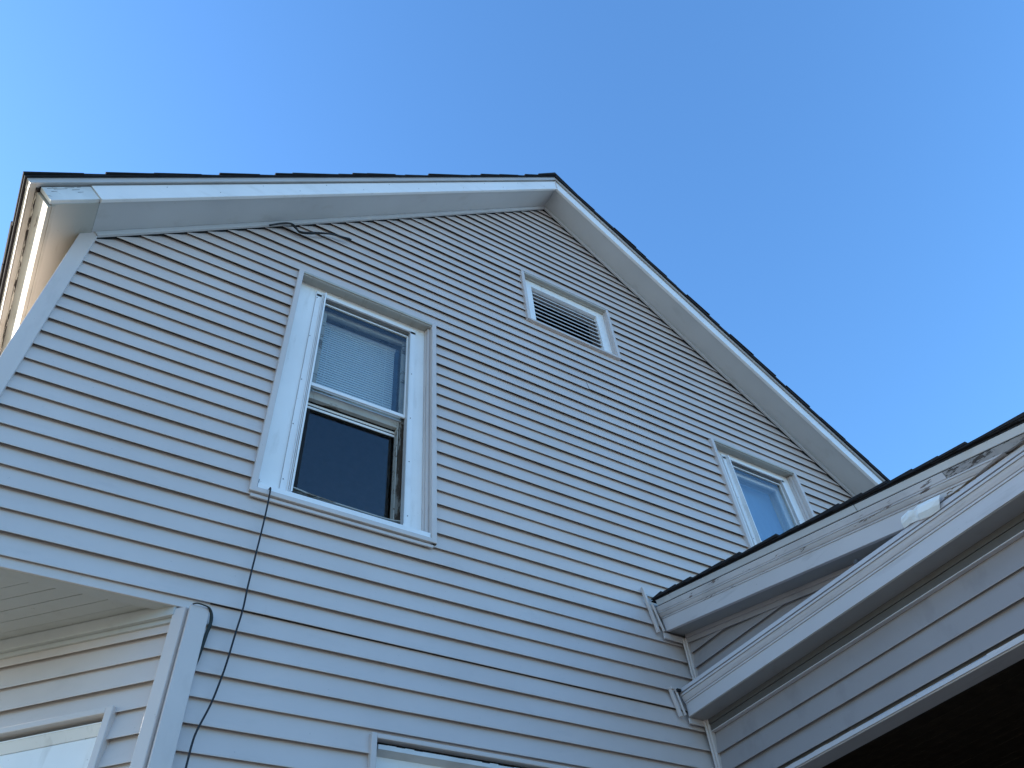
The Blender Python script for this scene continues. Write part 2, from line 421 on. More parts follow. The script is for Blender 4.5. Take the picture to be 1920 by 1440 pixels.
# rake boards
rb = MB(); strip2(rb, 'L', 0, SPL, -.001, .107, YF, YF+.030)
strip2(rb, 'L', 0, SPL, -.009, -.0012, YF-.001, YF+.022)
rb.build('rake_board', 'whitex', roof, .002, label='left rake board wrapped in white aluminium')
rb = MB(); strip2(rb, 'R', 0, LR, -.001, .107, YF, YF+.030); strip2(rb, 'R', 0, LR, -.009, -.0012, YF-.001, YF+.022)
rb.build('rake_board', 'whitex', roof, .002)
rb = MB()
q = [pt('L', SPL+.003, .004), pt('L', LL+.004, .004), pt('L', LL+.004, .108), pt('L', SPL+.003, .108)]
rb.prism([(p.x, YF+.007, p.y) for p in q], [(p.x, YF+.034, p.y) for p in q])
rb.build('rake_board', 'peel', roof, .0015, label='bare end of the rake board with peeling white paint')
for (s_, n_, l_) in ((.02, .095, .05), (.05, .088, .07), (.11, .097, .05), (.14, .080, .04), (.03, .070, .03), (.16, .060, .03), (.175, .10, .02)):
    q = [pt('L', LL-s_, n_), pt('L', LL-s_-l_, n_+.002), pt('L', LL-s_-l_, n_+.0035), pt('L', LL-s_, n_+.0028)]
    MB().prism([(p.x, YF+.0062, p.y) for p in q], [(p.x, YF+.0069, p.y) for p in q]).build('paint_crack', 'screw', roof)
q = [pt('L', SPL-.012, -.010), pt('L', SPL+.004, -.010), pt('L', SPL+.004, .112), pt('L', SPL-.012, .112)]
# drip edge metal along the rakes
for side, L_ in (('L', LL+.055), ('R', LR)):
    dm = MB(); t_ = .150 if side == 'L' else .139; strip2(dm, side, 0, L_, .1185, t_, YF-.012, YF+.02); strip2(dm, side, 0, L_, .114, .1185, YF-.018, YF-.008)
    strip2(dm, side, 0, L_, t_+.0005, t_+.0040, YF-.014, YF+.05)
    dm.build('drip_edge', 'metal', roof, .0015)
    gp = MB(); strip2(gp, side, 0, L_-.05, .1075, .1175, YF+.012, YF+.03); gp.build('painted_shadow_gap', 'dark', roof)  # dark strip painted as the shadow between rake board and drip edge
for side, n_ in (('L', 14), ('R', 16)):
    for k in range(n_):
        s_ = .25 + k * (SPL - .4 if side == 'L' else LR - .5) / n_ + rnd.uniform(-.05, .05)
        p_ = pt(side, s_, .085 if k % 2 else .03)
        MB().box(p_.x-.0018, p_.x+.0018, YF-.002, YF+.001, p_.y-.0018, p_.y+.0018).build('nail', 'screw', roof)
# mitre strip at the ridge
box('ridge_trim', 'jtrim', roof, XA-.006, XA+.006, YF-.004, YF+.0, ZA+.005, ZA+.155)
# eave: fascia, drip
ef = MB(); strip2(ef, 'L', LL-.003, LL+.017, -.004, .108, YF+.040, YB)
ef.build('fascia', 'peelY', roof, .001, label='sunlit eave fascia with peeling cream paint')
ef = MB(); strip2(ef, 'L', LL-.02, LL-.0035, -.006, -.0012, YF+.040, YB); ef.build('fascia_edge', 'peelY', roof)
ef = MB(); strip2(ef, 'L', LL+.004, LL+.022, .1085, .124, YF+.02, YB); ef.build('eave_gap_strip', 'peelgap', roof, label='ragged dark gap above the eave fascia')
ef = MB(); strip2(ef, 'L', LL+.0225, LL+.050, .118, .150, YF-.008, YB); strip2(ef, 'L', LL+.0505, LL+.055, .122, .150, YF-.008, YB)
ef.build('drip_edge', 'cream', roof, .002, label='cream metal drip edge along the left eave')
# shingles: two columns along each rake and one row along the eave, each one a shingle
EXPO = .143
def shingle(side, s, y0, wdt, jit):
    a = MB(); n0 = .167 if side == 'R' else .1560
    p = [pt(side, s, n0 + .004), pt(side, s + .30 + jit, n0 + .013), pt(side, s + .30 + jit, n0 + .020), pt(side, s, n0 + .009)]
    a.prism([(v.x, y0, v.y) for v in p], [(v.x, y0 + wdt, v.y) for v in p])
    return a.build('shingle', 'shingle', roof)
for side, L_ in (('L', LL + .068), ('R', LR - .02)):
    k = 0; s = L_ - .30
    while s > .02:
        j = rnd.uniform(-.006, .006); o = rnd.uniform(-.009, .012) - .032
        shingle(side, s, YF + o, .30 + rnd.uniform(-.02, .02) - o, j)
        s -= EXPO; k += 1
    # small bumps of laminated tabs are the uneven butt ends
for k in range(26):
    y = YF + .30 + k * .30
    a = MB(); L0 = LL + .068 + rnd.uniform(-.004, .006)
    p = [pt('L', L0-.3, .171), pt('L', L0, .178), pt('L', L0, .190), pt('L', L0-.3, .177)]
    a.prism([(v.x, y, v.y) for v in p], [(v.x, y + .296, v.y) for v in p]); a.build('shingle', 'shingle', roof)
st = MB(); strip2(st, 'L', 0, LL+.066, .1548, .1615, YF-.026, YB); strip2(st, 'R', 0, LR, .1438, .1695, YF-.030, YB)
st.build('underlay', 'shingle', roof)
st = MB()
for side, L_ in (('L', LL + .068), ('R', LR - .02)):
    s = L_ - .30; r = 0
    while s > .02:
        y = YF + .31 + (r % 2) * .15
        while y < YB:
            p = [pt(side, s, .171), pt(side, s+.298, .180), pt(side, s+.298, .189), pt(side, s, .176)]
            st.prism([(v.x, y, v.y) for v in p], [(v.x, min(YB, y+.29), v.y) for v in p]); y += .30
        s -= EXPO; r += 1
tag(st.build('shingles', 'shingle', roof), kind='stuff')
# ridge caps
y = YF - .03; k = 0
while y < YB - .3:
    a = MB(); h = .020 + (.004 if k else .012)
    for side in 'LR':
        p = [pt(side, 0, .183), pt(side, .14, .183), pt(side, .14, .183 + .009), pt(side, 0, .183 + h)]
        q = [pt(side, 0, .179), pt(side, .14, .179), pt(side, .14, .187), pt(side, 0, .191)]
        a.prism([(v.x, y, v.y) for v in p], [(v.x, y+.30, v.y) for v in q])
    a.build('ridge_cap', 'shingle', roof); y += .143; k += 1
    if k > 20: break

# ---------------------------------------------------------------- windows
def frame_rect(mb, x0, x1, z0, z1, t, y0, y1, tb=None, tt=None):
    tb = t if tb is None else tb; tt = t if tt is None else tt
    mb.box(x0, x0+t, y0, y1, z0, z1); mb.box(x1-t, x1, y0, y1, z0, z1)
    mb.box(x0+t, x1-t, y0, y1, z1-tt, z1); mb.box(x0+t, x1-t, y0, y1, z0, z0+tb)
def pane(parent, x0, x1, z0, z1, y, label=None):
    return MB().box(x0, x1, y, y+.003, z0, z1).build('pane', 'glass', parent, label=label)
def room(w, depth=1.1):
    x0, x1, z0, z1 = w[0]-.25, w[1]+.25, w[2]-.3, w[3]+.3
    mb = MB(); y0, y1 = 3.162, 3.162+depth
    mb.box(x0, x1, y1, y1+.05, z0, z1)
    for a in ((x0-.05, x0, z0, z1), (x1, x1+.05, z0, z1), (x0, x1, z1, z1+.05), (x0, x1, z0-.05, z0)): mb.box(a[0], a[1], y0, y1, a[2], a[3])
    mb.build('room_lining', 'interior', house)

def double_hung(w, storm_open, label):
    x0, x1, z0, z1 = w
    dx = x0 - .549; dz = z1 - 4.377
    X = lambda v: v + dx
    Z = lambda v: v + dz
    # casing: flat boards inside the vinyl J trim
    cs = MB()
    cs.box(X(.583), X(.703), 3.060, 3.10, Z(2.53), Z(4.356)); cs.box(X(1.405), X(1.493), 3.060, 3.10, Z(2.53), Z(4.356))
    cs.box(X(.703), X(1.405), 3.060, 3.10, Z(4.285), Z(4.356))
    win = cs.build('window', 'white', house, .002, label=label)
    # J trim around, with mitred lower corners and a moulded right reveal
    t = .033
    jl = MB(); jl.box(X(.549), X(.549)+t, 2.984, 3.064, Z(2.50), Z(4.377)); jl.build('trim_strip', 'jtrim', win, .004)
    jr = MB(); jr.box(X(1.549)-t, X(1.549), 2.984, 3.064, Z(2.496), Z(4.377)); jr.build('trim_strip', 'jtrim', win, .004)
    jt = MB(); jt.box(X(.549)+t, X(1.549)-t, 2.984, 3.064, Z(4.377)-.022, Z(4.377)); jt.build('trim_strip', 'cream', win, .004)
    jt2 = MB(); jt2.box(X(.549)+t, X(1.549)-t, 2.994, 3.010, Z(4.377)-.030, Z(4.377)-.0225); jt2.build('trim_strip', 'cream', win, .001)
    jb = MB(); jb.prism([(X(.549), 2.980, Z(2.496)), (X(1.549), 2.980, Z(2.496)), (X(1.549)-t, 2.980, Z(2.524)), (X(.549)+t, 2.980, Z(2.524))],
                        [(X(.549), 3.04, Z(2.496)), (X(1.549), 3.04, Z(2.496)), (X(1.549)-t, 3.04, Z(2.524)), (X(.549)+t, 3.04, Z(2.524))])
    jb.build('trim_strip', 'jtrim', win, .003)
    ub = MB(); ub.box(X(.56), X(1.53), 2.992, 3.002, Z(2.472), Z(2.489)); ub.build('trim_strip', 'jtrim', win, .001)
    bm = MB(); bm.box(X(1.493), X(1.5155), 3.040, 3.10, Z(2.53), Z(4.350)); bm.box(X(1.4985), X(1.5155), 3.018, 3.0395, Z(2.53), Z(4.350))
    bm.build('brick_mould', 'jtrim', win, .004)
    # sloping sill
    s = MB(); s.prism([(X(.584), 2.990, Z(2.520)), (X(1.514), 2.990, Z(2.520)), (X(1.514), 2.990, Z(2.560)), (X(.584), 2.990, Z(2.560))],
                      [(X(.584), 3.16, Z(2.52)), (X(1.514), 3.16, Z(2.52)), (X(1.514), 3.16, Z(2.628)), (X(.584), 3.16, Z(2.628))])
    s.build('sill', 'alu', win, .003)
    # storm window: flange, triple track, header, sash
    sf = MB()
    sf.box(X(.703), X(.738), 3.050, 3.0595, Z(2.585), Z(4.285)); sf.box(X(1.380), X(1.420), 3.050, 3.0595, Z(2.600), Z(4.285))
    sf.box(X(.70), X(1.42), 3.050, 3.0595, Z(4.262), Z(4.315))
    sf.build('storm_frame', 'alu', win, .001)
    for k, (a, b, y) in enumerate(((.738, .743, 3.040), (.746, .750, 3.034), (.753, .763, 3.028))):
        MB().box(X(a), X(b), y, 3.085, Z(2.600), Z(4.300)).build('track', 'alu', win, .0008)
    tk = MB(); tk.box(X(.7435), X(.7525), 3.046, 3.058, Z(2.600), Z(4.290)); tk.build('track', 'jtrim', win)
    MB().box(X(1.376), X(1.3795), 3.042, 3.085, Z(2.62), Z(4.26)).build('track', 'metal', win, .0008)
    MB().box(X(.764), X(1.376), 3.036, 3.062, Z(4.262), Z(4.270)).build('header', 'alu', win, .001)
    MB().box(X(.764), X(1.376), 3.088, 3.095, Z(4.226), Z(4.262)).build('header_gap', 'dark', win)
    for (px, pz) in ((.697, 4.241), (.697, 3.84), (.697, 3.436), (.697, 3.072), (.700, 2.677), (1.412, 3.843), (1.413, 3.433), (1.414, 3.075), (1.415, 2.68)):
        a = MB(); a.tube([(X(px)+.012*(1 if px < 1 else -1), 3.0485, Z(pz)), (X(px)+.012*(1 if px < 1 else -1), 3.0515, Z(pz))], .0034, 8); a.build('screw', 'screw', win)
    st_ = MB(); frame_rect(st_, X(.764), X(1.375), Z(3.436), Z(4.238), .010, 3.066, 3.078, tb=.026, tt=.010)
    sash = st_.build('storm_sash', 'alu', win, .001)
    pane(sash, X(.774), X(1.365), Z(3.462), Z(4.228), 3.071)
    if not storm_open:
        st_ = MB(); frame_rect(st_, X(.764), X(1.375), Z(2.625), Z(3.455), .012, 3.080, 3.090, tb=.026, tt=.022)
        sash = st_.build('storm_sash', 'alu', win, .001)
        pane(sash, X(.776), X(1.363), Z(2.65), Z(3.435), 3.084)
    # primary window: jambs, upper sash outside, lower sash inside
    jm = MB()
    jm.box(X(.70), X(.765), 3.101, 3.24, Z(2.60), Z(4.285)); jm.box(X(.70), X(1.44), 3.101, 3.24, Z(4.255), Z(4.30))
    jm.build('jamb', 'sill' if storm_open else 'white', win, .002)
    jr = MB(); jr.box(X(1.405), X(1.44), 3.101, 3.24, Z(2.60), Z(4.255))
    if storm_open:
        # eaten, weathered blind stop with an uneven edge
        pts = []; zc = 2.60
        while zc < 3.425:
            pts.append((X(1.352) + rnd.uniform(-.004, .004) + (.006 if zc > 3.1 else 0), zc)); zc += .06
        pts.append((X(1.356), 3.43))
        for a, b in zip(pts[:-1], pts[1:]):
            jr.prism([(a[0], 3.112, a[1]), (X(1.4045), 3.118, a[1]), (X(1.4045), 3.118, b[1]), (b[0], 3.112, b[1])],
                     [(a[0], 3.15, a[1]), (X(1.4045), 3.15, a[1]), (X(1.4045), 3.15, b[1]), (b[0], 3.15, b[1])])
    jr.build('jamb', 'weather' if storm_open else 'white', win, .001)
    if storm_open:
        MB().box(X(1.345), X(1.3515), 3.108, 3.152, Z(2.60), Z(3.43)).build('blind_stop', 'sill', win, .001)
        q = MB(); q.box(X(1.36), X(1.385), 3.098, 3.11, Z(3.46), Z(3.49)); q.build('latch', 'screw', win, .002)
    us = MB(); frame_rect(us, X(.766), X(1.404), Z(3.385), Z(4.253), .046, 3.118, 3.146, tb=.10, tt=.052)
    sash = us.build('upper_sash', 'sill' if storm_open else 'white', win, .003)
    ml = MB(); ml.box(X(.80), X(1.37), 3.112, 3.1175, Z(3.470), Z(3.478)); ml.box(X(.80), X(1.37), 3.114, 3.1175, Z(3.445), Z(3.452)); ml.build('moulding', 'white', sash, .001)
    pane(sash, X(.812), X(1.358), Z(3.485), Z(4.201), 3.131)
    ls = MB(); frame_rect(ls, X(.766), X(1.404), Z(2.628), Z(3.43), .050, 3.156, 3.184, tb=.06, tt=.055)
    sash = ls.build('lower_sash', 'dark' if storm_open else 'white', win, .003)
    if storm_open:
        r_ = MB(); r_.box(X(.77), X(1.35), 3.151, 3.1555, Z(3.335), Z(3.352)); r_.box(X(.77), X(1.35), 3.151, 3.1555, Z(3.362), Z(3.378)); r_.build('moulding', 'white', sash, .001)
    pane(sash, X(.816), X(1.354), Z(2.688), Z(3.375), 3.169)
    if storm_open:
        # warped sill lining
        pts = [(X(.76), 2.668), (X(.85), 2.655), (X(1.0), 2.645), (X(1.25), 2.640), (X(1.33), 2.642), (X(1.41), 2.660)]
        a = MB()
        for p, q in zip(pts[:-1], pts[1:]):
            a.prism([(p[0], 3.076, p[1]), (q[0], 3.076, q[1]), (q[0], 3.076, q[1]+.006), (p[0], 3.076, p[1]+.006)],
                    [(p[0], 3.15, p[1]+.01), (q[0], 3.15, q[1]+.01), (q[0], 3.15, q[1]+.018), (p[0], 3.15, p[1]+.018)])
        a.build('warped_sill_board', 'sill', win)
        MB().box(X(.755), X(1.4), 3.10, 3.15, Z(2.56), 2.64).build('sill_gap', 'dark', win)
    room(w)
    return win
win1 = double_hung(W1, True, 'large upper window with raised storm sash and rotten inner jamb')
win2 = double_hung(W2, False, 'upper window partly behind the porch roof')
# peeled paint flakes at the casing's lower left corner
MB().box(.600, .625, 3.0585, 3.0598, 2.575, 2.583).build('paint_chip', 'screw', win1)
MB().box(.598, .601, 3.0585, 3.0598, 2.575, 2.64).build('paint_chip', 'screw', win1)

# the blind in the large window
bl = empty('window_blind', (1.03, 3.20, 4.1+ZO), 'white mini blind hanging behind the upper pane of the large window', 'blind')
MB().box(.805, 1.340, 3.188, 3.215, 4.185, 4.212).build('head_rail', 'blind', bl, .002)
z = 4.172
while z > 3.52:
    a = MB(); a.prism([(.810, 3.1960, z-.0115), (1.335, 3.1960, z-.0115), (1.335, 3.1968, z-.0115), (.810, 3.1968, z-.0115)],
                      [(.810, 3.2012, z+.0112), (1.335, 3.2012, z+.0112), (1.335, 3.2020, z+.0112), (.810, 3.2020, z+.0112)])
    a.build('slat', 'blind', bl); z -= .0215
for xx in (.87, 1.27):
    MB().box(xx, xx+.003, 3.1935, 3.195, 3.51, 4.185).build('ladder_cord', 'blind', bl)

# added sheet in the right window, its blue stands in for sky reflection
a = MB(); pts = [(4.30 + .66 * k / 40, 3.235 + .003 * math.sin(k * 1.25) + .002 * math.sin(k * .43)) for k in range(41)]
for p_, q_ in zip(pts[:-1], pts[1:]):
    a.add([(p_[0], p_[1], 2.7), (q_[0], q_[1], 2.7), (q_[0], q_[1], 4.27), (p_[0], p_[1], 4.27)], [(0, 1, 2, 3)])
    a.add([(p_[0], p_[1]+.003, 2.7), (q_[0], q_[1]+.003, 2.7), (q_[0], q_[1]+.003, 4.27), (p_[0], p_[1]+.003, 4.27)], [(3, 2, 1, 0)])
M['reflection_sheet'] = plain('pale blue curtain', (.24, .36, .56), .9)  # blue colour imitates the sky reflected in the pane
for e_ in [q for q in M['reflection_sheet'].node_tree.nodes if q.type == 'VALTORGB'][0].color_ramp.elements: e_.color = (.24, .36, .56, 1)
tag(a.build('window_reflection_sheet', 'reflection_sheet', smooth=True), 'added blue sheet behind the right hand window pane, imitating sky reflection', 'reflection_sheet')

# gable vent
cs = MB(); x0, x1, z0, z1 = VT
cs.box(x0+.030, x0+.122, 3.034, 3.07, z0+.028, z1-.02); cs.box(x1-.122, x1-.036, 3.034, 3.07, z0+.028, z1-.02)
cs.box(x0+.122, x1-.122, 3.034, 3.07, z1-.105, z1-.02); cs.box(x0+.122, x1-.122, 3.034, 3.07, z0+.028, z0+.070)
vent = cs.build('gable_vent', 'white', house, .002, label='louvred white gable vent high on the front wall')
a = MB(); a.box(x0, x0+.03, 2.984, 3.05, z0, z1); a.build('trim_strip', 'jtrim', vent, .003)
a = MB(); a.box(x1-.03, x1, 2.984, 3.05, z0, z1); a.build('trim_strip', 'jtrim', vent, .003)
a = MB(); a.box(x0+.03, x1-.03, 2.984, 3.05, z1-.02, z1); a.box(x0+.03, x1-.03, 3.012, 3.033, z1-.03, z1-.0205); a.build('trim_strip', 'cream', vent, .003)
a = MB(); a.box(x0+.03, x1-.03, 2.986, 3.05, z0, z0+.022); a.build('trim_strip', 'jtrim', vent, .003)
a = MB(); a.box(x1-.0355, x1-.0305, 3.015, 3.07, z0+.03, z1-.02); a.build('brick_mould', 'jtrim', vent, .001)
z = z0 + .058
while z < z1 - .165:
    a = MB(); a.prism([(x0+.12, 3.048, z), (x1-.12, 3.048, z), (x1-.12, 3.046, z+.010), (x0+.12, 3.046, z+.010)],
                      [(x0+.12, 3.082, z+.052), (x1-.12, 3.082, z+.052), (x1-.12, 3.080, z+.060), (x0+.12, 3.080, z+.060)])
    a.build('slat', 'louver', vent, .001); z += .0560
a = MB(); a.box(x0+.12, x0+.1215, 3.07, 3.16, z0+.05, z1-.1); a.box(x1-.1215, x1-.12, 3.07, 3.16, z0+.05, z1-.1); a.box(x0+.12, x1-.12, 3.07, 3.16, z1-.105, z1-.10)
a.build('vent_box', 'louver', vent)
a = MB(); a.box(x0, x1, 3.4, 3.42, z0-.1, z1+.2); a.box(x0-.02, x0, 3.162, 3.42, z0-.1, z1+.2); a.box(x1, x1+.02, 3.162, 3.42, z0-.1, z1+.2)
a.box(x0, x1, 3.162, 3.4, z1+.18, z1+.2); a.box(x0, x1, 3.162, 3.4, z0-.1, z0-.08); a.build('attic_lining', 'dark', house)

# ground floor window, only its head in view
x0, x1, z0, z1 = W3
cs = MB(); cs.box(x0+.036, x1-.036, 3.040, 3.09, z1-.16, z1-.045); cs.box(x0+.036, x0+.15, 3.040, 3.09, z0+.03, z1-.16); cs.box(x1-.15, x1-.036, 3.040, 3.09, z0+.03, z1-.16)
win3 = cs.build('window', 'white', house, .002, label='ground floor window head with flaking wood moulding')
a = MB(); a.box(x0, x0+.026, 2.984, 3.05, z0, z1); a.build('trim_strip', 'jtrim', win3, .003)
a = MB(); a.box(x1-.026, x1, 2.984, 3.05, z0, z1); a.build('trim_strip', 'jtrim', win3, .003)
a = MB(); a.box(x0+.026, x1-.026, 2.984, 3.05, z1-.022, z1-.002); a.build('trim_strip', 'jtrim', win3, .003)
a = MB(); a.box(x0+.026, x1-.026, 2.986, 3.05, z0, z0+.022); a.build('trim_strip', 'jtrim', win3, .003)
a = MB(); a.box(x0+.026, x1-.026, 3.02, 3.05, z1-.034, z1-.0225); a.build('gap', 'dark', win3)
a = MB(); n = 30
for k in range(n):
    xa = x0+.038 + (x1-x0-.076)*k/n; xb = x0+.038 + (x1-x0-.076)*(k+1)/n; h = rnd.uniform(0, .005)
    a.prism([(xa, 3.000, z1-.058), (xb, 3.000, z1-.058), (xb, 3.002, z1-.036-h), (xa, 3.002, z1-.036-h)], [(xa, 3.04, z1-.072), (xb, 3.04, z1-.072), (xb, 3.04, z1-.034), (xa, 3.04, z1-.034)])
a.build('moulding', 'peel', win3, label='flaking crown moulding over the window head')
fs_ = MB(); frame_rect(fs_, x0+.15, x1-.15, z0+.05, z1-.16, .05, 3.06, 3.09); sash = fs_.build('sash', 'white', win3, .002)
pane(sash, x0+.2, x1-.2, z0+.1, z1-.21, 3.075)
room(W3)

# ---------------------------------------------------------------- chamfered ground floor corner
S2 = math.sqrt(.5)
Uc = Vector((-S2, S2, 0)); Nc = Vector((-S2, -S2, 0)); Oc = Vector((XC, 3.0, 0))
def cp(s, d, z):
    q = Oc + Uc * s - Nc * d; return (q.x, q.y, z)
def cbox(mb, s0, s1, d0, d1, z0, z1):
    mb.hexa([cp(s0,d0,z0), cp(s1,d0,z0), cp(s1,d0,z1), cp(s0,d0,z1)], [cp(s0,d1,z0), cp(s1,d1,z0), cp(s1,d1,z1), cp(s0,d1,z1)]); return mb
CL = 1.06 / S2
CW = (.205, 1.295, -.45, 1.462)
mb = MB()
for a in ((0, CW[0]+.02, -ZO, SB), (CW[1]-.02, CL, -ZO, SB), (CW[0]+.02, CW[1]-.02, CW[3]-.02, SB), (CW[0]+.02, CW[1]-.02, -ZO, CW[2])):
    cbox(mb, a[0]+(.03 if a[0] == 0 else 0), a[1], .0245, .14, a[2], a[3])
cwall = mb.build('corner_wall', 'sheath', house, label='angled ground floor corner wall under the overhang')
clines = [1.742 - .1005 * k for k in range(33, -1, -1)]
siding(cwall, Oc, Uc, Nc, clines, 1.80, lambda z: .045, lambda z: CL - .02, [(CW[0]+.005, CW[1]-.005, CW[2], CW[3]-.005)], 'siding')
# crown strips at the top of the angled wall
cbox(MB(), .05, CL, -.006, .02, 1.783, 1.803).build('moulding', 'osoffit', cwall, .002)
cbox(MB(), .05, CL, -.026, .02, 1.8035, 1.8585).build('moulding', 'osoffit', cwall, .003)
# post
p = MB(); p.box(XC-.004, .502, 2.972, 3.016, -ZO, 1.838); p.build('corner_post', 'jtrim', house, .003)
p = MB(); cbox(p, .004, .058, -.022, .02, -ZO, 1.832); p.build('corner_post', 'jtrim', house, .003)
# band at the foot of the upper wall and the soffit
b_ = MB(); b_.box(-.637, .505, 3.0135, 3.024, 1.840, 1.896); b_.build('band_board', 'jtrim', house, .002)
so_ = MB(); so_.add([(XC+.03, 3.02, 1.875), (-.62, 3.02, 1.875), (-.62, 4.1, 1.875)], [(0, 1, 2)]); so_.add([(XC+.03, 3.02, 1.88), (-.62, 3.02, 1.88), (-.62, 4.1, 1.88)], [(0, 1, 2)])
ovh = so_.build('overhang_soffit', 'deckwood', house)
n = 11; wv = .75 / n
for k in range(n):
    d0 = -(.0 + k * wv); d1 = d0 - wv + .003
    # board parallel to the angled wall, clipped by the front band (y = 3.085) and the side (x = -.62)
    def clip(d):
        # along s: y = 3 + S2*s - (-Nc.y*d)...
        oy = 3.0 - Nc.y * d; ox = XC - Nc.x * d
        s0 = (3.083 - oy) / S2; s1 = (ox + .615) / S2
        return s0, s1
    a0, a1 = clip(d0); c0, c1 = clip(d1)
    if a1 <= a0: continue
    if c1 < c0: c0 = c1 = (c0 + c1) / 2
    zz_ = 1.8595 + rnd.uniform(-.0012, .0012)
    MB().hexa([cp(a0,d0,zz_), cp(a1,d0,zz_), cp(c1,d1,zz_), cp(c0,d1,zz_)], [cp(a0,d0,zz_+.012), cp(a1,d0,zz_+.012), cp(c1,d1,zz_+.012), cp(c0,d1,zz_+.012)]).build('soffit_board', 'osoffit', ovh, .0006)
MB().box(-.62, .37, 3.0245, 3.081, 1.8415, 1.858).build('soffit_board', 'osoffit', ovh, .003)
# window in the angled wall
a = MB(); cbox(a, CW[0]+.036, CW[1]-.036, .040, .09, CW[3]-.20, CW[3]-.082); cbox(a, CW[0]+.036, CW[0]+.15, .046, .09, CW[2], CW[3]-.2); cbox(a, CW[1]-.15, CW[1]-.036, .046, .09, CW[2], CW[3]-.2)
win4 = a.build('window', 'white', house, .002, label='ground floor window in the angled corner wall')
cbox(MB(), CW[0], CW[0]+.03, -.016, .05, CW[2], CW[3]).build('trim_strip', 'jtrim', win4, .003)
cbox(MB(), CW[1]-.03, CW[1], -.016, .05, CW[2], CW[3]).build('trim_strip', 'jtrim', win4, .003)
cbox(MB(), CW[0]+.03, CW[1]-.03, -.016, .05, CW[3]-.025, CW[3]).build('trim_strip', 'jtrim', win4, .003)
a = MB(); cbox(a, CW[0]+.032, CW[1]-.032, .014, .05, CW[3]-.046, CW[3]-.040); a.build('moulding', 'white', win4, .001)
a = MB()
a.prism([cp(CW[0]+.032, .016, CW[3]-.046), cp(CW[0]+.032, .040, CW[3]-.080), cp(CW[0]+.032, .05, CW[3]-.080), cp(CW[0]+.032, .05, CW[3]-.046)],
        [cp(CW[1]-.032, .016, CW[3]-.046), cp(CW[1]-.032, .040, CW[3]-.080), cp(CW[1]-.032, .05, CW[3]-.080), cp(CW[1]-.032, .05, CW[3]-.046)])
a.build('moulding', 'white', win4, .001)
a = MB(); cbox(a, CW[0]+.16, CW[1]-.16, .035, .05, CW[3]-.215, CW[3]-.196); cbox(a, CW[0]+.15, CW[0]+.2, .05, .08, CW[2], CW[3]-.21); cbox(a, CW[1]-.2, CW[1]-.15, .05, .08, CW[2], CW[3]-.21)
sash = a.build('sash', 'alu', win4, .002)
cbox(MB(), CW[0]+.2, CW[1]-.2, .065, .068, CW[2]+.05, CW[3]-.25).build('pane', 'glass', sash)
a = MB(); cbox(a, CW[0], CW[1], .6, .63, CW[2]-.1, CW[3]); cbox(a, CW[0]-.02, CW[0], .142, .6, CW[2]-.1, CW[3]); cbox(a, CW[1], CW[1]+.02, .142, .6, CW[2]-.1, CW[3]); cbox(a, CW[0], CW[1], .142, .6, CW[3], CW[3]+.02); cbox(a, CW[0], CW[1], .142, .6, CW[2]-.12, CW[2]-.1)
a.build('room_lining', 'interior', house)

# ---------------------------------------------------------------- the porch
porch = empty('porch', (4.6, 1.7, 0), 'side porch with sloping shingled roof, weathered grey cornice and dark interior', 'porch')
PX = 3.18; PE = .50; PR = 6.35; SLP = .2215
def zr(y, z3): return z3 - SLP * (3 - y)       # height along the rake for a point at z3 where it meets the house
# side wall: triangle above the cornice, frieze below
mb = MB()
mb.prism([(PX+.0245, 2.985, 1.44), (PX+.0245, PE+.1, 1.44), (PX+.0245, PE+.1, zr(PE+.1, 2.40)), (PX+.0245, 2.985, 2.40)],
         [(PX+.10, 2.985, 1.44), (PX+.10, PE+.1, 1.44), (PX+.10, PE+.1, zr(PE+.1, 2.40)), (PX+.10, 2.985, 2.40)])
pwall = mb.build('side_wall', 'sheath', porch)
def y_end(z): return max(0, min(2.965 - (PE+.12), ((z - 2.345) / SLP + 3 - 2.965) * 1.0)) if False else 0
# u measured from the house towards the camera: y = 2.965 - u
def uend(z):
    if z <= 1.95: return 2.965 - (PE + .12)
    # rake soffit height at y: 2.345 - SLP*(3-y) = z  ->  y = 3 - (2.345 - z)/SLP
    return max(0.0, (2.345 - z) / SLP - .035 + .03)
up = [1.940 + .0945 * k for k in range(0, 5)]      # 1.94 2.0345 2.129 2.2235 2.318
siding(pwall, (PX, 2.965, 0), (0, -1, 0), (-1, 0, 0), up, 2.345, lambda z: 0.0, uend, [], 'siding_shaded')
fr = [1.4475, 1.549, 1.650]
siding(pwall, (PX, 2.965, 0), (0, -1, 0), (-1, 0, 0), fr, 1.7655, lambda z: 0.0, uend, [], 'siding_shaded')
M['shade_frieze'] = painted('frieze darkened by painted shadow', (.12, .108, .10), (.06, .05, .045), .4, .6)  # shadow under the cornice painted as a dark colour
MB().box(PX-.002, PX+.0235, PE+.12, 2.956, 1.7710, 1.8050).build('frieze', 'shade_frieze', pwall, .001, label='frieze board under the porch cornice, painted dark as its shadow')
MB().box(PX-.008, PX+.0235, PE+.12, 2.956, 1.8055, 1.8315).build('frieze', 'shade_frieze', pwall, .001)
MB().box(PX-.006, PX+.0235, PE+.12, 2.956, 1.7658, 1.7705).build('moulding', 'wing', pwall, .001)
MB().box(PX-.012, PX+.12, PE+.0, PE+.118, 1.43, 1.831).build('corner_trim', 'wing', pwall, .002)
MB().box(PX-.010, PX+.02, 2.957, 2.984, 1.42, 1.838).build('trim_strip', 'jtrim', pwall, .003)
MB().box(PX-.010, PX+.02, 2.957, 2.984, 1.99, 2.322).build('trim_strip', 'jtrim', pwall, .003)
MB().box(PX-.022, PX-.0105, 2.968, 2.980, 1.42, 1.838).build('trim_strip', 'jtrim', pwall, .003)
